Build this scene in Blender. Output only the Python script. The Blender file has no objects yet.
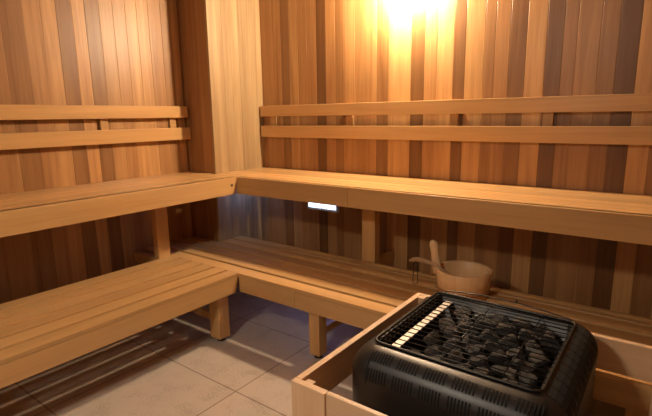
import bpy, bmesh, math, random
from mathutils import Vector, Matrix, noise
random.seed(7)
scene = bpy.context.scene
COL = scene.collection

# ------------------------------------------------------------------ camera
cam_d = bpy.data.cameras.new('camera')
cam_d.sensor_width = 36.0
cam_d.lens = 465.755 / 652 * 36.0
cam_d.clip_start = 0.02
cam = bpy.data.objects.new('camera', cam_d)
COL.objects.link(cam)
yaw, pit, roll = 0.642412521, -0.195112521, -0.0139183918
F = Vector((-math.sin(yaw)*math.cos(pit), math.cos(yaw)*math.cos(pit), math.sin(pit)))
R0 = Vector((math.cos(yaw), math.sin(yaw), 0))
U0 = R0.cross(F)
R2 = math.cos(roll)*R0 + math.sin(roll)*U0
U2 = R2.cross(F)
m = Matrix((R2, U2, -F)).transposed().to_4x4()
m.translation = Vector((2.94414, -2.72176, 1.30725))
cam.matrix_world = m
scene.camera = cam

# ------------------------------------------------------------------ light and exposure
scene.view_settings.view_transform = 'Standard'
scene.view_settings.look = 'None'
scene.view_settings.gamma = 1.0
scene.view_settings.exposure = 0.10
w = bpy.data.worlds.new('world'); scene.world = w; w.use_nodes = True
w.node_tree.nodes['Background'].inputs[0].default_value = (1.0, 0.80, 0.62, 1)
w.node_tree.nodes['Background'].inputs[1].default_value = 0.10

SCONCE = Vector((1.545, -0.095, 2.075))
SCONCE_STRENGTH = 980.0

def area(name, loc, target, sx, sy, power, color):
    d = bpy.data.lights.new(name, 'AREA'); d.shape = 'RECTANGLE'
    d.size = sx; d.size_y = sy; d.energy = power; d.color = color
    o = bpy.data.objects.new(name, d); COL.objects.link(o)
    o.location = loc
    o.rotation_euler = (Vector(target)-Vector(loc)).to_track_quat('-Z', 'Y').to_euler()
    return o
area('added_ceiling_fill', (1.9, -3.35, 2.27), (2.1, -2.6, 0), 0.3, 0.3, 33.0, (1.0, 0.86, 0.68))  # added fill from behind the camera, brightens the guard front
area('added_front_fill', (2.1, -3.5, 1.55), (1.9, -1.0, 0.7), 0.7, 1.2, 1.5, (1.0, 0.84, 0.68))  # added soft fill behind the camera, there is no doorway here

# ------------------------------------------------------------------ materials
def new_mat(name):
    mt = bpy.data.materials.new(name); mt.use_nodes = True
    nt = mt.node_tree
    return mt, nt, nt.nodes['Principled BSDF']

def wood(name, base=(0.46, 0.235, 0.095), dark=(0.30, 0.13, 0.045), rough=0.42, contrast=1.0, bump=0.15):
    mt, nt, b = new_mat(name)
    N = nt.nodes; L = nt.links
    at = N.new('ShaderNodeAttribute'); at.attribute_name = 'grain'
    tn = N.new('ShaderNodeAttribute'); tn.attribute_name = 'tone'
    mp = N.new('ShaderNodeMapping'); mp.inputs['Scale'].default_value = (0.9, 22, 22)
    L.new(at.outputs['Vector'], mp.inputs['Vector'])
    n1 = N.new('ShaderNodeTexNoise'); n1.inputs['Scale'].default_value = 1.0
    n1.inputs['Detail'].default_value = 5; n1.inputs['Roughness'].default_value = 0.55
    n1.inputs['Distortion'].default_value = 0.6
    L.new(mp.outputs[0], n1.inputs['Vector'])
    mp2 = N.new('ShaderNodeMapping'); mp2.inputs['Scale'].default_value = (5, 170, 170)
    L.new(at.outputs['Vector'], mp2.inputs['Vector'])
    n2 = N.new('ShaderNodeTexNoise'); n2.inputs['Scale'].default_value = 1.0; n2.inputs['Detail'].default_value = 3
    L.new(mp2.outputs[0], n2.inputs['Vector'])
    ad = N.new('ShaderNodeMath'); ad.operation = 'MULTIPLY_ADD'; ad.inputs[1].default_value = 0.35
    L.new(n2.outputs['Fac'], ad.inputs[0]); L.new(n1.outputs['Fac'], ad.inputs[2])
    cr = N.new('ShaderNodeValToRGB')
    cr.color_ramp.elements[0].position = 0.42; cr.color_ramp.elements[1].position = 0.92
    mid = tuple(base[i]*contrast*0.25 + base[i]*(1-contrast*0.25) for i in range(3))
    cr.color_ramp.elements[0].color = (*base, 1)
    cr.color_ramp.elements[1].color = (*dark, 1)
    L.new(ad.outputs[0], cr.inputs[0])
    mx = N.new('ShaderNodeMix'); mx.data_type = 'RGBA'; mx.blend_type = 'MULTIPLY'; mx.inputs[0].default_value = 1.0
    L.new(cr.outputs[0], mx.inputs[6]); L.new(tn.outputs['Color'], mx.inputs[7])
    L.new(mx.outputs[2], b.inputs['Base Color'])
    b.inputs['Roughness'].default_value = rough
    bp = N.new('ShaderNodeBump'); bp.inputs['Strength'].default_value = bump; bp.inputs['Distance'].default_value = 0.002
    L.new(ad.outputs[0], bp.inputs['Height']); L.new(bp.outputs[0], b.inputs['Normal'])
    return mt

M = {}
M['cladding'] = wood('cedar_cladding', base=(0.56, 0.305, 0.122), dark=(0.34, 0.155, 0.055), rough=0.40)
M['bench'] = wood('bench_wood', base=(0.68, 0.41, 0.175), dark=(0.55, 0.31, 0.12), rough=0.30, bump=0.06)
M['guard'] = wood('guard_wood', base=(0.80, 0.56, 0.36), dark=(0.66, 0.42, 0.24), rough=0.45)
M['pail'] = wood('pail_wood', base=(0.84, 0.60, 0.34), dark=(0.68, 0.43, 0.21), rough=0.42)

def plain(name, col, rough=0.5, metal=0.0, noise=0.0, nscale=40, bump=0.0, spec=None):
    mt, nt, b = new_mat(name); N = nt.nodes; L = nt.links
    b.inputs['Roughness'].default_value = rough; b.inputs['Metallic'].default_value = metal
    if spec is not None: b.inputs['Specular IOR Level'].default_value = spec
    tc = N.new('ShaderNodeTexCoord'); n = N.new('ShaderNodeTexNoise'); n.inputs['Scale'].default_value = nscale
    n.inputs['Detail'].default_value = 6
    L.new(tc.outputs['Object'], n.inputs['Vector'])
    cr = N.new('ShaderNodeValToRGB')
    cr.color_ramp.elements[0].position = 0.3; cr.color_ramp.elements[1].position = 0.7
    cr.color_ramp.elements[0].color = tuple(c*(1-noise) for c in col)+(1,)
    cr.color_ramp.elements[1].color = tuple(min(1, c*(1+noise)) for c in col)+(1,)
    L.new(n.outputs['Fac'], cr.inputs[0]); L.new(cr.outputs[0], b.inputs['Base Color'])
    if bump:
        bp = N.new('ShaderNodeBump'); bp.inputs['Strength'].default_value = bump; bp.inputs['Distance'].default_value = 0.004
        L.new(n.outputs['Fac'], bp.inputs['Height']); L.new(bp.outputs[0], b.inputs['Normal'])
    return mt
M['heater'] = plain('heater_black_enamel', (0.013, 0.0125, 0.0125), rough=0.40, noise=0.15, nscale=90)
M['vent'] = plain('vent_hole_black', (0.003, 0.003, 0.003), rough=0.9)
M['wire'] = plain('grill_wire', (0.04, 0.038, 0.036), rough=0.35, metal=0.8)
M['stone'] = plain('heater_stone', (0.034, 0.033, 0.034), rough=0.5, noise=0.65, nscale=45, bump=0.7)
M['steel'] = plain('bright_steel_strip', (0.58, 0.52, 0.46), rough=0.5, metal=0.35, noise=0.1, nscale=60)
M['perf'] = plain('dark_steel', (0.03, 0.033, 0.04), rough=0.28, metal=0.7)
M['foot'] = plain('black_rubber', (0.012, 0.012, 0.012), rough=0.7)
M['leather'] = plain('dark_cord', (0.02, 0.014, 0.012), rough=0.7)
M['screw'] = plain('screw_hole', (0.10, 0.05, 0.02), rough=0.7)
M['band'] = wood('hoop_wood', base=(0.50, 0.27, 0.12), dark=(0.36, 0.17, 0.07), rough=0.45)
M['ladle'] = wood('ladle_wood', base=(0.50, 0.33, 0.19), dark=(0.30, 0.17, 0.09), rough=0.4)
M['brass'] = plain('sconce_plate', (0.5, 0.42, 0.3), rough=0.35, metal=0.8)
M['fixture'] = plain('lamp_casing_grey', (0.25, 0.27, 0.32), rough=0.4)

def emit(name, col, s):
    mt, nt, b = new_mat(name)
    b.inputs['Base Color'].default_value = (0.8, 0.8, 0.8, 1)
    b.inputs['Emission Color'].default_value = (*col, 1)
    b.inputs['Emission Strength'].default_value = s
    return mt
M['globe'] = emit('sconce_glass', (1.0, 0.79, 0.53), SCONCE_STRENGTH)
M['cool'] = emit('cool_diffuser', (0.50, 0.72, 1.0), 3.5)
M['warm'] = emit('added_warm_diffuser', (1.0, 0.86, 0.68), 3.0)  # glow of the added ceiling fill lamp
M['cool_dim'] = emit('added_cool_diffuser_low', (0.38, 0.45, 1.0), 5.0)  # added blue fill for the floor under the lower bench
M['cool_corner'] = emit('added_cool_diffuser_corner', (0.22, 0.38, 1.0), 24.0)  # added blue fill for the foot of the column

# floor tiles
mt, nt, b = new_mat('floor_tile'); N = nt.nodes; L = nt.links
tc = N.new('ShaderNodeTexCoord')
mp = N.new('ShaderNodeMapping'); mp.inputs['Location'].default_value = (-1.355+0.6*4, 1.352+0.6*2, 0)
L.new(tc.outputs['Object'], mp.inputs['Vector'])
bk = N.new('ShaderNodeTexBrick'); bk.offset = 0; bk.inputs['Scale'].default_value = 1.0
bk.inputs['Brick Width'].default_value = 0.6; bk.inputs['Row Height'].default_value = 0.6
bk.inputs['Mortar Size'].default_value = 0.0035; bk.inputs['Mortar Smooth'].default_value = 0.2
bk.inputs['Color1'].default_value = (1, 1, 1, 1); bk.inputs['Color2'].default_value = (0.93, 0.93, 0.93, 1)
bk.inputs['Mortar'].default_value = (0.42, 0.36, 0.32, 1)
L.new(mp.outputs[0], bk.inputs['Vector'])
n1 = N.new('ShaderNodeTexNoise'); n1.inputs['Scale'].default_value = 9; n1.inputs['Detail'].default_value = 8
n2 = N.new('ShaderNodeTexNoise'); n2.inputs['Scale'].default_value = 110; n2.inputs['Detail'].default_value = 3
for n in (n1, n2): L.new(tc.outputs['Object'], n.inputs['Vector'])
ad = N.new('ShaderNodeMath'); ad.operation = 'ADD'; L.new(n1.outputs[0], ad.inputs[0]); L.new(n2.outputs[0], ad.inputs[1])
cr = N.new('ShaderNodeValToRGB'); cr.color_ramp.elements[0].position = 0.75; cr.color_ramp.elements[1].position = 1.25
cr.color_ramp.elements[0].color = (0.41, 0.34, 0.28, 1); cr.color_ramp.elements[1].color = (0.53, 0.45, 0.38, 1)
L.new(ad.outputs[0], cr.inputs[0])
mx = N.new('ShaderNodeMix'); mx.data_type = 'RGBA'; mx.blend_type = 'MULTIPLY'; mx.inputs[0].default_value = 1
L.new(cr.outputs[0], mx.inputs[6]); L.new(bk.outputs['Color'], mx.inputs[7]); L.new(mx.outputs[2], b.inputs['Base Color'])
b.inputs['Roughness'].default_value = 0.5
M['tile'] = mt

# ------------------------------------------------------------------ mesh helper
class MB:
    """collects shapes with a grain coordinate and a tone per piece, linked as one mesh object"""
    def __init__(s):
        s.bm = bmesh.new()
        s.g = s.bm.loops.layers.float_vector.new('grain')
        s.t = s.bm.loops.layers.float_color.new('tone')
    def _paint(s, faces, axis, tone, vec=None):
        off = Vector((random.uniform(0, 50), random.uniform(0, 5), random.uniform(0, 5)))
        k = 'xyz'.index(axis)
        if not isinstance(tone, (tuple, list)): tone = (tone, tone, tone)
        for f in faces:
            for l in f.loops:
                c = l.vert.co
                v = (c[k], c[(k+1) % 3], c[(k+2) % 3])
                l[s.g] = Vector(v) + off
                l[s.t] = (tone[0], tone[1], tone[2], 1)
    def box(s, x0, x1, y0, y1, z0, z1, axis=None, tone=None, bev=0.002, edit=None, rot=None):
        tmp = bmesh.new()
        bmesh.ops.create_cube(tmp, size=1)
        for v in tmp.verts:
            v.co = Vector(((x0+x1)/2+v.co.x*(x1-x0), (y0+y1)/2+v.co.y*(y1-y0), (z0+z1)/2+v.co.z*(z1-z0)))
        if edit: edit(tmp)
        if bev: bmesh.ops.bevel(tmp, geom=tmp.edges[:], offset=bev, segments=2, affect='EDGES', profile=0.5, clamp_overlap=True)
        if rot: bmesh.ops.transform(tmp, matrix=rot, verts=tmp.verts)
        if axis is None:
            d = [x1-x0, y1-y0, z1-z0]; axis = 'xyz'[d.index(max(d))]
        if tone is None: tone = random.uniform(0.86, 1.08)
        s.merge(tmp, axis, tone)
    def merge(s, tmp, axis='z', tone=1.0, smooth=False):
        vm = {}
        for v in tmp.verts: vm[v] = s.bm.verts.new(v.co)
        fs = []
        for f in tmp.faces:
            try: nf = s.bm.faces.new([vm[v] for v in f.verts])
            except ValueError: continue
            nf.smooth = smooth; fs.append(nf)
        s._paint(fs, axis, tone)
        tmp.free()
    def tube(s, pts, r, n=8, closed=False, axis='x', tone=1.0, radii=None):
        tmp = bmesh.new(); pts = [Vector(p) for p in pts]; rings = []
        K = len(pts); prev = None
        for i, p in enumerate(pts):
            if closed: d = pts[(i+1) % K]-pts[i-1]
            else: d = pts[min(i+1, K-1)]-pts[max(i-1, 0)]
            d.normalize()
            if prev is None:
                a = d.orthogonal().normalized()
            else:
                a = (prev - d*prev.dot(d)).normalized()
            prev = a; bb = d.cross(a); rr = radii[i] if radii else r
            rings.append([tmp.verts.new(p+rr*(math.cos(2*math.pi*j/n)*a+math.sin(2*math.pi*j/n)*bb)) for j in range(n)])
        R = K if closed else K-1
        for i in range(R):
            A, B = rings[i], rings[(i+1) % K]
            for j in range(n): tmp.faces.new((A[j], A[(j+1) % n], B[(j+1) % n], B[j]))
        if not closed:
            tmp.faces.new(rings[0][::-1]); tmp.faces.new(rings[-1])
        bmesh.ops.recalc_face_normals(tmp, faces=tmp.faces)
        s.merge(tmp, axis, tone, True)
    def lathe(s, prof, c, n=48, axis='z', tone=1.0, smooth=True):
        tmp = bmesh.new(); rings = []
        for r, z in prof:
            if r < 1e-6: rings.append([tmp.verts.new((c[0], c[1], c[2]+z))])
            else: rings.append([tmp.verts.new((c[0]+r*math.cos(2*math.pi*j/n), c[1]+r*math.sin(2*math.pi*j/n), c[2]+z)) for j in range(n)])
        for A, B in zip(rings[:-1], rings[1:]):
            for j in range(n):
                k = (j+1) % n
                if len(A) == 1 and len(B) == 1: continue
                if len(A) == 1: tmp.faces.new((A[0], B[k], B[j]))
                elif len(B) == 1: tmp.faces.new((A[j], A[k], B[0]))
                else: tmp.faces.new((A[j], A[k], B[k], B[j]))
        bmesh.ops.recalc_face_normals(tmp, faces=tmp.faces)
        s.merge(tmp, axis, tone, smooth)
    def build(s, name, mat, parent=None, origin=None):
        me = bpy.data.meshes.new(name)
        if parent is not None and origin is None: origin = Vector((0, 0, 0))
        if parent is not None: org = parent_world(parent)
        else: org = Vector(origin) if origin is not None else Vector((0, 0, 0))
        for v in s.bm.verts: v.co -= org
        s.bm.to_mesh(me); s.bm.free()
        me.materials.append(mat if not isinstance(mat, str) else M[mat])
        o = bpy.data.objects.new(name, me); COL.objects.link(o)
        if parent is not None: o.parent = parent
        else: o.location = org
        return o

def parent_world(p):
    v = Vector((0, 0, 0))
    while p is not None:
        v += p.location; p = p.parent
    return v

def thing(name, label, cat, loc, group=None):
    o = bpy.data.objects.new(name, None); COL.objects.link(o); o.location = loc
    o.empty_display_size = 0.05
    tag(o, label, cat, group); return o
def tag(o, label, cat, group=None):
    o['label'] = label; o['category'] = cat
    if group: o['group'] = group
    return o
def struct(o):
    o['kind'] = 'structure'; return o

# ------------------------------------------------------------------ the room
XR, YF, ZC = 3.9, -3.7, 2.35
def plank_wall(name, edges, tones, axis, pos, sign, z0, z1, thick=0.02):
    """vertical tongue-and-groove boards; axis is the direction the wall runs in"""
    mb = MB()
    for a, b_, t in zip(edges[:-1], edges[1:], tones):
        ch = 0.0025
        prof = [(a, -0.0012), (a+0.0004, -0.0012), (a+ch, 0.0), (b_-ch, 0.0), (b_-0.0004, -0.0012), (b_, -0.0012), (b_, -thick), (a, -thick)]
        tmp = bmesh.new()
        lo, hi = [], []
        for q, d in prof:
            if axis == 'x': c = (q, pos+sign*d)
            else: c = (pos+sign*d, q)
            lo.append(tmp.verts.new((c[0], c[1], z0))); hi.append(tmp.verts.new((c[0], c[1], z1)))
        n = len(prof)
        for j in range(n): tmp.faces.new((lo[j], lo[(j+1) % n], hi[(j+1) % n], hi[j]))
        tmp.faces.new(lo[::-1]); tmp.faces.new(hi)
        bmesh.ops.recalc_face_normals(tmp, faces=tmp.faces)
        mb.merge(tmp, 'z', t)
    return struct(mb.build(name, 'cladding'))

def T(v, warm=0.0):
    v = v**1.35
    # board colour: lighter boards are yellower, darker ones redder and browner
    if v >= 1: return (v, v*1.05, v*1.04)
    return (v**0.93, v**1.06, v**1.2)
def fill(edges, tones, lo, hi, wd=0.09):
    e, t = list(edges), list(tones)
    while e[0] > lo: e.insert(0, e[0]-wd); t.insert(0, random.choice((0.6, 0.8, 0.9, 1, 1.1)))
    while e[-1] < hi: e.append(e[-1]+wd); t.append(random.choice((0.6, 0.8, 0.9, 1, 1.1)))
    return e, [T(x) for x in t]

LE = [-1.699, -1.651, -1.619, -1.536, -1.445, -1.36, -1.269, -1.192, -1.101, -1.013, -0.928, -0.847, -0.762, -0.666, -0.582, -0.526, -0.50]
LT = [0.85, 0.68, 0.74, 0.98, 1.08, 0.68, 1.18, 0.66, 1.0, 0.96, 1.16, 1.1, 0.92, 0.85, 1.08, 0.6]
e, t = fill(LE, LT, YF, -0.5)
plank_wall('wall_left', e, t, 'y', 0.0, 1, 0, ZC)
BE = [0.29, 0.343, 0.42, 0.505, 0.588, 0.67, 0.755, 0.84, 0.923, 1.003, 1.073, 1.165, 1.255, 1.334, 1.422, 1.579, 1.669, 1.75, 1.853, 1.922, 2.03, 2.088, 2.166, 2.253, 2.351, 2.431, 2.493, 2.595, 2.672, 2.759, 2.844]
BT = [0.9, 0.95, 0.95, 0.7, 1.0, 0.92, 0.85, 0.45, 0.92, 0.7, 0.95, 0.86, 0.92, 0.66, 1.08, 0.5, 0.95, 1.12, 0.55, 1.06, 0.76, 0.9, 0.62, 1.12, 0.48, 0.78, 0.86, 0.78, 0.45, 1.2]
e, t = fill(BE, BT, 0.29, XR)
plank_wall('wall_back', e, t, 'x', 0.0, -1, 0, ZC)
# the boxed-out column in the corner
CE = [-0.5125, -0.388, -0.312, -0.234, -0.152, -0.067, 0.0]
plank_wall('wall_corner_side', CE, [(x*0.80, x*1.05, x*1.38) for x in (1.05, 0.98, 1.08, 0.95, 1.05, 1.12)], 'y', 0.302, 1, 0, ZC)
plank_wall('wall_corner_front', [0, 0.09, 0.18, 0.2815], [T(x) for x in (0.85, 0.8, 0.85)], 'x', -0.511, -1, 0, ZC)
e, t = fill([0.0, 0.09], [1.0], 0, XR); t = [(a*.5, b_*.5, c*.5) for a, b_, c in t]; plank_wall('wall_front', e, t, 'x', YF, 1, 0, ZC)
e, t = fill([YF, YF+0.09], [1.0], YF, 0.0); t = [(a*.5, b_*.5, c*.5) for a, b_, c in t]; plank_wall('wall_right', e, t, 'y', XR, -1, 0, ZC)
mb = MB(); y = YF
while y < 0.03:
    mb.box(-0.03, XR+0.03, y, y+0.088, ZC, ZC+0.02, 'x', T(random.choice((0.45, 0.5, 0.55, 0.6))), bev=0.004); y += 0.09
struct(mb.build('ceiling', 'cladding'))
mb = MB(); mb.box(-0.05, XR+0.05, YF-0.05, 0.05, -0.04, 0.0, 'x', 1, bev=0)
struct(mb.build('floor', 'tile'))

# ------------------------------------------------------------------ benches
ZU, ZL, HF = 0.909, 0.404, 0.114
DU, DB = 0.565, 0.552      # upper bench depths (left, back)
LL, LB = 0.946, 0.928      # lower bench fronts (left, back)
BACK = 0.31                # gap behind the lower benches
TH = 0.020                 # slat thickness
def slats(lo, hi, n, gap): 
    wd = (hi-lo-gap*(n-1))/n
    return [(lo+i*(wd+gap), lo+i*(wd+gap)+wd) for i in range(n)]
def leg(parent, x0, x1, y0, y1, z0, z1, foot=False):
    mb = MB(); mb.box(x0, x1, y0, y1, z0, z1, 'z', random.uniform(.98, 1.06), bev=0.004)
    o = mb.build('leg', 'bench', parent)
    if foot:
        f = MB(); f.lathe([(0, 0), (0.022, 0), (0.022, 0.006), (0.012, 0.010), (0.012, z0+0.002), (0, z0+0.002)], ((x0+x1)/2, (y0+y1)/2, 0), 20)
        f.build('rubber_foot', 'foot', o)
    return o
def brace(parent, *a):
    mb = MB(); mb.box(*a, tone=0.95); return mb.build('brace', 'bench', parent)
def cut_end(dy):
    # slants the far end of a fascia, bottom shorter than top
    def f(tmp):
        ymax = max(v.co.y for v in tmp.verts); zmin = min(v.co.z for v in tmp.verts)
        for v in tmp.verts:
            if v.co.y > ymax-1e-5 and v.co.z < zmin+1e-5: v.co.y -= dy
    return f

# upper left
UL = thing('upper_bench', 'upper wooden bench along the left wall, screw hole at its corner end', 'bench', (0.28, -2.1, 0))
mb = MB()
for a, b_ in slats(0.004, DU-0.003, 6, 0.007): mb.box(a, b_, YF+0.02, -0.5135 if b_ < 0.3 else -DB-0.002, ZU-TH, ZU, 'y')
mb.build('seat', 'bench', UL)
mb = MB(); mb.box(DU-0.028, DU+0.014, YF+0.02, -DB+0.002, ZU-HF, ZU-0.0, 'y', 1.0, edit=cut_end(0.035))
fs = mb.build('fascia', 'bench', UL)
mb = MB(); mb.lathe([(0, 0), (0.011, 0), (0.011, 0.0012), (0, 0.0012)], (0, 0, 0), 20)
for v in mb.bm.verts:
    v.co = Vector((DU+0.0145+v.co.z, -0.615+v.co.y, ZU-0.050+v.co.x*0.8))
mb.build('screw_hole', 'screw', fs)
for y in (-1.03, -2.2, -3.3):
    leg(UL, 0.255, 0.305, y, y+0.09, 0.0, ZU-TH-0.04)
    brace(UL, 0.004, 0.254, y+0.005, y+0.045, ZL-0.075, ZL-0.008)
    brace(UL, 0.004, DU-0.03, y+0.0, y+0.09, ZU-TH-0.04, ZU-TH)

# upper back
UB = thing('upper_bench', 'upper wooden bench along the back wall, above the small cool lamp', 'bench', (2.0, -0.28, 0))
mb = MB()
for a, b_ in slats(0.004, DB-0.003, 6, 0.007): mb.box(0.306, XR-0.02, -b_, -a, ZU-TH, ZU, 'x')
mb.build('seat', 'bench', UB)
for x0, x1, tn in ((DU+0.002, 1.484, 0.90), (1.4855, XR-0.02, 0.97)):
    mb = MB(); mb.box(x0, x1, -DB-0.014, -DB+0.028, ZU-HF, ZU, 'x', tn); mb.build('fascia', 'bench', UB)
for x in (1.415, 3.2):
    leg(UB, x, x+0.095, -0.305, -0.245, 0.0, ZU-TH-0.04)
    brace(UB, x+0.03, x+0.07, -0.244, -0.004, ZL-0.075, ZL-0.008)
    brace(UB, x, x+0.066, -DB+0.03, -0.004, ZU-TH-0.04, ZU-TH)

# lower left
NL, GAP = 6, 0.021
LLB = thing('lower_bench', 'lower slatted wooden bench running along the left wall', 'bench', (0.63, -2.2, 0))
mb = MB()
sl = slats(BACK, LL+0.0065, NL, GAP)
for i, (a, b_) in enumerate(sl): mb.box(a, b_, YF+0.02, -LB-0.0075, ZL-TH, ZL, 'y')
mb.build('seat', 'bench', LLB)
mb = MB(); mb.box(LL-0.036, LL+0.006, YF+0.02, -LB-0.004, ZL-HF, ZL-TH-0.0008, 'y', 0.96, edit=cut_end(0.03)); mb.build('fascia', 'bench', LLB)
for y in (-1.07, -2.3, -3.5):
    leg(LLB, 0.835, 0.918, y, y+0.08, 0.022, ZL-TH-0.065, True)
    leg(LLB, 0.335, 0.40, y, y+0.07, 0.022, ZL-TH-0.065, True)
    brace(LLB, BACK+0.01, LL-0.037, y, y+0.07, ZL-TH-0.065, ZL-TH)
    brace(LLB, 0.401, 0.834, y+0.02, y+0.05, 0.12, 0.16)

# lower back
LBB = thing('lower_bench', 'lower slatted wooden bench along the back wall, carrying the water bucket', 'bench', (2.0, -0.6, 0))
mb = MB()
for i, (a, b_) in enumerate(slats(BACK, LB+0.0065, NL, GAP)):
    x0 = 0.306 if a < 0.512 else 0.006
    mb.box(x0, XR-0.02, -b_, -a, ZL-TH, ZL, 'x')
mb.build('seat', 'bench', LBB)
for x0, x1, tn in ((LL+0.010, 1.386, 1.0), (1.3875, XR-0.02, 0.92)):
    mb = MB(); mb.box(x0, x1, -LB-0.006, -LB+0.036, ZL-HF, ZL-TH-0.0008, 'x', tn); mb.build('fascia', 'bench', LBB)
for x in (1.445, 2.9):
    leg(LBB, x, x+0.07, -0.89, -0.82, 0.022, ZL-TH-0.065, True)
    leg(LBB, x, x+0.07, -0.40, -0.33, 0.022, ZL-TH-0.065, True)
    brace(LBB, x, x+0.07, -LB+0.037, -BACK-0.01, ZL-TH-0.065, ZL-TH)
    brace(LBB, x+0.02, x+0.05, -0.819, -0.401, 0.12, 0.16)

# ------------------------------------------------------------------ backrests
R1T, R1B, R2T, R2B = 1.390, 1.309, 1.2386, 1.1515
BL = thing('backrest', 'two-rail wooden backrest mounted on the left wall', 'backrest', (0.03, -2.1, 1.27))
for z0, z1, ye in ((R1B, R1T, -0.530), (R2B, R2T, -0.517)):
    mb = MB(); mb.box(0.02, 0.051, YF+0.02, ye, z0, z1, 'y', 1.02); mb.build('rail', 'bench', BL)
for y in (-0.64, -1.15, -2.2, -3.2):
    mb = MB(); mb.box(0.001, 0.0195, y-0.025, y+0.025, R2B+0.01, R1T-0.01, 'z', 0.85); mb.build('batten', 'bench', BL)
BB = thing('backrest', 'two-rail wooden backrest mounted on the back wall under the glowing lamp', 'backrest', (2.1, -0.03, 1.27))
for z0, z1 in ((R1B, R1T), (R2B, R2T)):
    mb = MB(); mb.box(0.318, XR-0.02, -0.051, -0.02, z0, z1, 'x', 0.95); mb.build('rail', 'bench', BB)
for x in (0.42, 1.13, 1.875, 2.39, 3.2):
    mb = MB(); mb.box(x-0.025, x+0.025, -0.0195, -0.001, R2B+0.01, R1T-0.01, 'z', 0.9); mb.build('batten', 'bench', BB)

# ------------------------------------------------------------------ wall lamp
t = thing('wall_lamp', 'glowing globe lamp high on the back wall above the backrest', 'lamp', (SCONCE.x, 0, SCONCE.z))
mb = MB(); mb.lathe([(0, 0), (0.05, 0), (0.05, 0.008), (0.04, 0.014), (0.018, 0.016), (0.018, 0.048), (0, 0.048)], (0, 0, 0), 40)
for v in mb.bm.verts: v.co = Vector((SCONCE.x+v.co.x, -v.co.z, SCONCE.z+0.045+v.co.y*0.9))
mb.build('wall_plate', 'brass', t)
mb = MB(); Rg = 0.055
mb.lathe([(Rg*math.sin(a*math.pi/18), Rg*math.cos(a*math.pi/18)) for a in range(19)], SCONCE, 40)
mb.build('glass_globe', 'globe', t)

t = thing('added_ceiling_lamp', 'added square fill lamp under the ceiling, unseen behind the camera', 'lamp', (1.9, -3.35, ZC))  # invented fixture that houses the ceiling fill, out of view
mb = MB(); mb.box(1.73, 2.07, -3.52, -3.18, ZC-0.055, ZC-0.001, 'x', 1, bev=0.004); mb.build('casing', 'fixture', t)
mb = MB(); mb.box(1.75, 2.05, -3.50, -3.20, ZC-0.062, ZC-0.0555, 'x', 1, bev=0.001); mb.build('diffuser', 'warm', t)

# ------------------------------------------------------------------ under-bench lamp and two added cool fill strips
def lamp_or_fill_strip(loc, label, yaw_, n=2, length=0.205, h=0.022, tilt=0.0, mat='cool'):
    t = thing('lamp_or_fill_strip', label, 'lamp', loc)
    mb = MB(); mb.box(-length/2-0.012, length/2+0.012, -0.008, 0.012, -h-0.010, h+0.002, 'x', 1, bev=0.002)
    if mat == 'cool': mb.box(-0.03, 0.03, 0.0125, 0.0155, -h-0.008, ZU-TH-loc[2]-0.0005, 'x', 1, bev=0)
    a = mb.build('casing', 'fixture', None)
    mb = MB(); g = 0.008; wd = (length-g*(n-1))/n
    for i in range(n):
        mb.box(-length/2+i*(wd+g), -length/2+i*(wd+g)+wd, -0.012, -0.0082, -h+0.004, h-0.002, 'x', 1, bev=0.0015)
    b_ = mb.build('diffuser', mat, None)
    for o in (a, b_): o.parent = t
    t.rotation_euler = (tilt, 0, yaw_)
    return t
lamp_or_fill_strip((1.262, -0.505, 0.775), 'small cool white lamp of two bright cells under the back upper bench', 0.0)
lamp_or_fill_strip((0.50, -0.27, 0.86), 'added cool blue fill light hidden under the corner of the upper bench beside the column', math.radians(-90), 2, 0.2, 0.022, math.radians(35), 'cool_corner')  # unseen strip, added for the bluish light on the column
lamp_or_fill_strip((1.10, -0.345, 0.352), 'added cool blue fill light hidden beneath the rear slats of the lower bench', 0.0, 2, 0.42, 0.022, math.radians(40), 'cool_dim')  # unseen strip, added for the bluish light on the floor

# ------------------------------------------------------------------ heater guard
ZG = 0.554
G = thing('heater_guard', 'pale wooden guard frame of boards around the black heater', 'guard rail', (2.55, -1.38, 0))
GX0, GX1, GY0, GY1 = 2.118, 3.02, -1.800, -0.962
def gpart(name, *a, **k):
    mb = MB(); mb.box(*a, **k); return mb.build(name, 'guard', G)
gpart('side_board', GX0, GX0+0.022, GY0+0.0225, GY1, ZG-0.112, ZG, tone=1.02)
gpart('side_board', GX1-0.022, GX1, GY0+0.0225, GY1, ZG-0.112, ZG)
gpart('back_board', GX0+0.0225, GX1-0.0225, GY1-0.022, GY1, ZG-0.118, ZG, tone=0.92)
gpart('front_board', GX0+0.122, GX1, GY0+0.006, GY0+0.022, ZG-0.25, ZG, axis='x', tone=1.02)
gpart('front_board', GX0, GX0+0.1215, GY0, GY0+0.022, 0.0, ZG, axis='z', tone=1.08)
for x, y, tz in ((GX0+0.0225, GY0+0.0225, 0.012), (GX1-0.0525, GY0+0.0225, 0.012), (GX0+0.0225, GY1-0.0525, 0.0), (GX1-0.0525, GY1-0.0525, 0.12)):
    gpart('corner_post', x, x+0.03, y, y+0.03, 0.0, ZG-tz, axis='z', tone=0.98)

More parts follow.
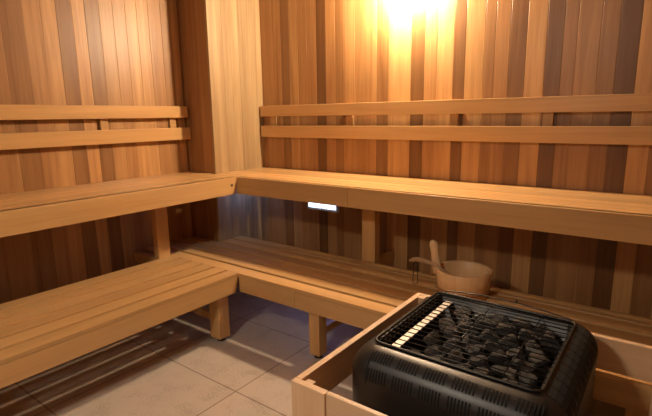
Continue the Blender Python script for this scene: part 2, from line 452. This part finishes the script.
# ------------------------------------------------------------------ heater
H = thing('sauna_heater', 'black electric sauna heater with vented rounded casing inside the wooden guard', 'heater', (2.53, -1.38, 0))
HX0, HX1, HY0, HY1, HZ = 2.230, 2.818, -1.705, -1.072, 0.650
OX0, OX1, OY0, OY1 = 2.292, 2.748, -1.617, -1.152
def rrect(x0, x1, y0, y1, r, n=6):
    pts = []
    for cx, cy, a0 in ((x1-r, y1-r, 0), (x0+r, y1-r, 90), (x0+r, y0+r, 180), (x1-r, y0+r, 270)):
        for i in range(n+1):
            a = math.radians(a0+90*i/n); pts.append((cx+r*math.cos(a), cy+r*math.sin(a)))
    return pts
def loft(levels, smooth=True, cap0=False, cap1=False):
    tmp = bmesh.new(); rings = [[tmp.verts.new((x, y, z)) for x, y in pts] for pts, z in levels]
    n = len(rings[0])
    for A, B in zip(rings[:-1], rings[1:]):
        for j in range(n): tmp.faces.new((A[j], A[(j+1) % n], B[(j+1) % n], B[j]))
    if cap0: tmp.faces.new(rings[0][::-1])
    if cap1: tmp.faces.new(rings[-1])
    return tmp
FR = 0.075   # fillet radius of the top edge
def off(o, r0=0.085):
    return rrect(HX0+o, HX1-o, HY0+o, HY1-o, max(r0-o*0.75, 0.02))
lv = [(off(0.02), 0.06), (off(0.004), 0.08), (off(0.0), 0.12)]
for i in range(9):
    a = math.radians(90*i/8)
    lv.append((off(FR*(1-math.cos(a))), HZ-FR+FR*math.sin(a)))
op = rrect(OX0, OX1, OY0, OY1, 0.022)
lv.append((op, HZ)); lv.append((rrect(OX0+0.004, OX1-0.004, OY0+0.004, OY1-0.004, 0.02), HZ-0.004)); lv.append((rrect(OX0+0.004, OX1-0.004, OY0+0.004, OY1-0.004, 0.02), HZ-0.20))
mb = MB(); mb.merge(loft(lv, cap0=True, cap1=True), 'x', 1, True)
casing = mb.build('casing', 'heater', H)
# seam line near the left of the front
def fillet(s, side):
    """point and normal on the top fillet, s = angle in degrees (0 vertical face, 90 top)"""
    a = math.radians(s)
    return FR*(1-math.cos(a)), HZ-FR+FR*math.sin(a), math.cos(a), math.sin(a)
mb = MB()
def vent_front(mb, x, wd, s0, s1, seg=3, y_side=-1):
    tmp = bmesh.new(); ra = []
    for i in range(seg+1):
        o, z, nh, nv = fillet(s0+(s1-s0)*i/seg, 0)
        y = HY0+o - nh*0.0008; zz = z+nv*0.0008
        ra.append((tmp.verts.new((x, y, zz)), tmp.verts.new((x+wd, y, zz)), tmp.verts.new((x, y+0.002*nh, zz-0.002*nv)), tmp.verts.new((x+wd, y+0.002*nh, zz-0.002*nv))))
    for A, B in zip(ra[:-1], ra[1:]):
        tmp.faces.new((A[0], A[1], B[1], B[0])); tmp.faces.new((A[0], B[0], B[2], A[2])); tmp.faces.new((A[1], A[3], B[3], B[1]))
    for A in (ra[0], ra[-1]): tmp.faces.new((A[0], A[2], A[3], A[1]))
    bmesh.ops.recalc_face_normals(tmp, faces=tmp.faces)
    mb.merge(tmp, 'x', 1)
x = OX0+0.025
for g in range(6):
    mb = MB()
    for k in range(7):
        xx = x+g*0.078+k*0.0090
        vent_front(mb, xx, 0.0045, 2, 30); vent_front(mb, xx+0.002, 0.0045, 44, 70)
    mb.build('front_vent', 'vent', H)
mb = MB()
vent_front(mb, HX0+0.082, 0.003, -75, 66, 12)
mb.build('seam', 'vent', H)
for k in range(10):
    mb = MB()
    y0 = OY0+0.01+k*0.0455
    tmp = bmesh.new(); ra = []
    for i in range(7):
        o, z, nh, nv = fillet(-4+80*i/6, 0)
        xx = HX1-o+nh*0.0008; zz = z+nv*0.0008
        ra.append((tmp.verts.new((xx, y0, zz)), tmp.verts.new((xx, y0+0.038, zz)), tmp.verts.new((xx-0.002*nh, y0, zz-0.002*nv)), tmp.verts.new((xx-0.002*nh, y0+0.038, zz-0.002*nv))))
    for A, B in zip(ra[:-1], ra[1:]):
        tmp.faces.new((A[0], A[1], B[1], B[0])); tmp.faces.new((A[0], B[0], B[2], A[2])); tmp.faces.new((A[1], A[3], B[3], B[1]))
    for A in (ra[0], ra[-1]): tmp.faces.new((A[0], A[2], A[3], A[1]))
    bmesh.ops.recalc_face_normals(tmp, faces=tmp.faces)
    mb.merge(tmp, 'x', 1)
    mb.build('side_vent', 'vent', H)
# stand
for xx in (HX0+0.08, HX1-0.12):
    for yy in (HY0+0.08, HY1-0.12):
        mb = MB(); mb.box(xx, xx+0.04, yy, yy+0.04, 0.0, 0.065, 'z', 1, bev=0.003); mb.build('foot', 'foot', H)
# perforated inner frame on the left, pale strip beside it
mb = MB()
mb.box(OX0+0.005, OX0+0.0075, OY0+0.03, OY1-0.02, HZ-0.045, HZ+0.004, 'y', 1, bev=0)
mb.build('perforated_panel', 'perf', H)
mb = MB()
for k in range(15):
    mb.box(OX0+0.0076, OX0+0.0084, OY0+0.045+k*0.026, OY0+0.058+k*0.026, HZ-0.026, HZ-0.018, 'y', 1, bev=0)
    mb.box(OX0+0.0076, OX0+0.0084, OY0+0.045+k*0.026, OY0+0.058+k*0.026, HZ-0.010, HZ-0.004, 'y', 1, bev=0)
mb.build('perforation', 'steel', H)
mb = MB(); mb.box(OX0+0.034, OX0+0.060, OY0+0.010, OY1-0.015, HZ-0.020, HZ-0.016, 'y', 1, bev=0.001)
mb.build('heat_shield', 'steel', H)
# wire grill
mb = MB(); zr = HZ+0.004
fr = [(x, y, zr) for x, y in rrect(OX0-0.004, OX1+0.004, OY0-0.004, OY1+0.004, 0.026)]
mb.tube(fr, 0.004, 8, True)
for k in range(16):
    y = OY0+0.018+k*0.0287
    mb.tube([(OX0-0.004, y, zr+0.001), (OX1+0.004, y, zr+0.001)], 0.0017, 6)
for x in (OX0+0.20, OX0+0.36):
    mb.tube([(x, OY0-0.004, zr-0.003), (x, OY1+0.004, zr-0.003)], 0.0017, 6)
mb.build('wire_grill', 'wire', H)
mb = MB()
mb.tube([(OX0+0.02, OY1+0.005, zr), (OX0+0.03, OY1+0.02, zr+0.006), (OX0+0.15, OY1+0.028, zr+0.014), (OX0+0.30, OY1+0.024, zr+0.014), (OX1-0.02, OY1+0.012, zr+0.004), (OX1-0.005, OY1+0.004, zr)], 0.0022, 8)
mb.tube([(OX0+0.27, OY1+0.025, zr+0.014), (OX0+0.272, OY1+0.024, zr+0.026)], 0.003, 8)
mb.build('handle_wire', 'wire', H)

# stones
def stone_mesh(seed):
    rnd = random.Random(seed)
    bm = bmesh.new(); bmesh.ops.create_icosphere(bm, subdivisions=3, radius=1)
    cuts = [(Vector((rnd.gauss(0, 1), rnd.gauss(0, 1), rnd.gauss(0, 1))).normalized(), rnd.uniform(0.5, 0.85)) for _ in range(14)]
    for v in bm.verts:
        for nrm, d in cuts:
            h = v.co.dot(nrm)
            if h > d: v.co -= nrm*(h-d)
        v.co *= 1+0.10*noise.noise(v.co*2.3+Vector((seed*7, 0, 0)))+0.04*noise.noise(v.co*7)
    me = bpy.data.meshes.new('heater_stone'); bm.to_mesh(me); bm.free(); me.materials.append(M['stone'])
    return me
SM = [stone_mesh(i) for i in range(8)]
rnd = random.Random(3)
k = 0
SX0, SX1, SY0, SY1 = OX0+0.076, OX1-0.018, OY0+0.018, OY1-0.018
for layer, zz, nx, ny in ((0, HZ-0.088, 5, 6), (1, HZ-0.034, 5, 7)):
    for i in range(nx):
        for j in range(ny):
            wx, wy = (SX1-SX0)/(nx+0.5), (SY1-SY0)/ny
            o = bpy.data.objects.new('heater_stone', SM[k % 8]); COL.objects.link(o)
            px = SX0+wx*(i+0.5+(0.5 if j % 2 else 0)); py = SY0+wy*(j+0.5)
            a = rnd.uniform(0.8, 1.3)
            o.scale = (wx*0.57*min(a, 1.12), wy*0.60/a**0.5, 0.030*rnd.uniform(0.8, 1.15))
            o.location = (px, py, zz+rnd.uniform(-.007, .004))
            o.rotation_euler = (rnd.uniform(-.22, .22), rnd.uniform(-.22, .22), rnd.choice((0, math.pi))+rnd.uniform(-.55, .55))
            tag(o, 'rough dark grey stone lying under the wire grill of the heater', 'stone', 'dark stones heaped in the heater')
            k += 1

# ------------------------------------------------------------------ bucket and ladle
BX, BY, BZ = 2.148, -0.50, ZL
B = thing('water_bucket', 'round pale wooden sauna bucket with one tall stave handle on the lower bench', 'bucket', (BX, BY, BZ))
RT, RB, BH = 0.139, 0.122, 0.136
prof = [(0, 0.0), (RB, 0.0), (RT, BH-0.004), (RT-0.004, BH), (RT-0.014, BH), (RT-0.018, BH-0.004), (RB-0.017, 0.018), (0, 0.018)]
mb = MB()
mb.lathe(prof, (BX, BY, BZ), 64)
# staves: vary the tone every few segments
for f in mb.bm.faces:
    c = f.calc_center_median(); a = math.atan2(c.y-BY, c.x-BX); kk = int((a+math.pi)/(2*math.pi)*16)
    tv = 0.93+0.14*random.Random(kk).random()
    for l in f.loops:
        ang = math.atan2(l.vert.co.y-BY, l.vert.co.x-BX)
        l[mb.g] = Vector((l.vert.co.z, a*0.12, 0)); l[mb.t] = (tv, tv, tv, 1)
mb.build('body', 'pail', B)
for z0, z1 in ((0.028, 0.046),):
    r0 = RB+(RT-RB)*z0/BH; r1 = RB+(RT-RB)*z1/BH
    mb = MB(); mb.lathe([(r0-0.002, z0), (r0+0.003, z0+0.001), (r1+0.003, z1-0.001), (r1-0.002, z1)], (BX, BY, BZ), 64)
    mb.build('hoop', 'band', B)
# tall stave handle (left side)
tmp = bmesh.new()
hx, hy = BX-RT*math.cos(math.radians(8))-0.004, BY-0.02
prof2 = [(0.09, 0.022), (0.145, 0.023), (0.18, 0.0185), (0.21, 0.019), (0.235, 0.021), (0.25, 0.019), (0.260, 0.013), (0.264, 0.005)]
rings = []
dirh = Vector((0.92, 0.38, 0)).normalized()   # width direction of the stave
nrm = Vector((dirh.y, -dirh.x, 0))
for z, hw in prof2:
    c = Vector((hx+0.010-0.030*(z-0.10)/0.17, hy, BZ+z))
    rings.append([tmp.verts.new(c+dirh*sx*hw+nrm*sy*0.008) for sx, sy in ((-1, -.6), (-.8, -1), (.8, -1), (1, -.6), (1, .6), (.8, 1), (-.8, 1), (-1, .6))])
for A_, B_ in zip(rings[:-1], rings[1:]):
    for j in range(8): tmp.faces.new((A_[j], A_[(j+1) % 8], B_[(j+1) % 8], B_[j]))
tmp.faces.new(rings[0][::-1]); tmp.faces.new(rings[-1]); bmesh.ops.recalc_face_normals(tmp, faces=tmp.faces)
mb = MB(); mb.merge(tmp, 'z', 1.05, True); mb.build('stave_handle', 'pail', B)

Ld = thing('ladle', 'brown wooden ladle leaning out of the bucket with a dark hanging loop', 'ladle', (BX, BY, BZ+0.02))
p0 = Vector((1.868, -0.545, BZ+0.138)); p1 = Vector((BX-RT+0.005, -0.56, BZ+BH+0.012)); p2 = Vector((BX+0.03, -0.52, BZ+0.055))
pts = [p0, p0+Vector((0.02, 0, 0.010)), p0+Vector((0.05, 0, 0.016)), p0+Vector((0.085, 0, 0.014)), p1, p1.lerp(p2, .35), p1.lerp(p2, .7), p2]
mb = MB(); mb.tube(pts, 0.01, 12, radii=[0.006, 0.0115, 0.0135, 0.012, 0.009, 0.008, 0.008, 0.008]); mb.build('handle', 'ladle', Ld)
mb = MB()
mb.lathe([(0, 0), (0.020, 0.002), (0.034, 0.014), (0.040, 0.034), (0.036, 0.034), (0.030, 0.016), (0.016, 0.007), (0, 0.006)], (BX+0.055, -0.515, BZ+0.022), 32)
mb.build('bowl', 'ladle', Ld)
q = p0+Vector((0.045, -0.012, 0.012))
mb = MB()
mb.tube([q+Vector((0, 0.006, 0.004)), q+Vector((-0.012, -0.004, -0.02)), q+Vector((-0.016, -0.002, -0.12)), q+Vector((-0.004, 0, -0.135)), q+Vector((0.010, 0, -0.12)), q+Vector((0.008, -0.002, -0.03)), q+Vector((0.0, 0.006, 0.004))], 0.0022, 8)
mb.build('hanging_loop', 'leather', Ld)
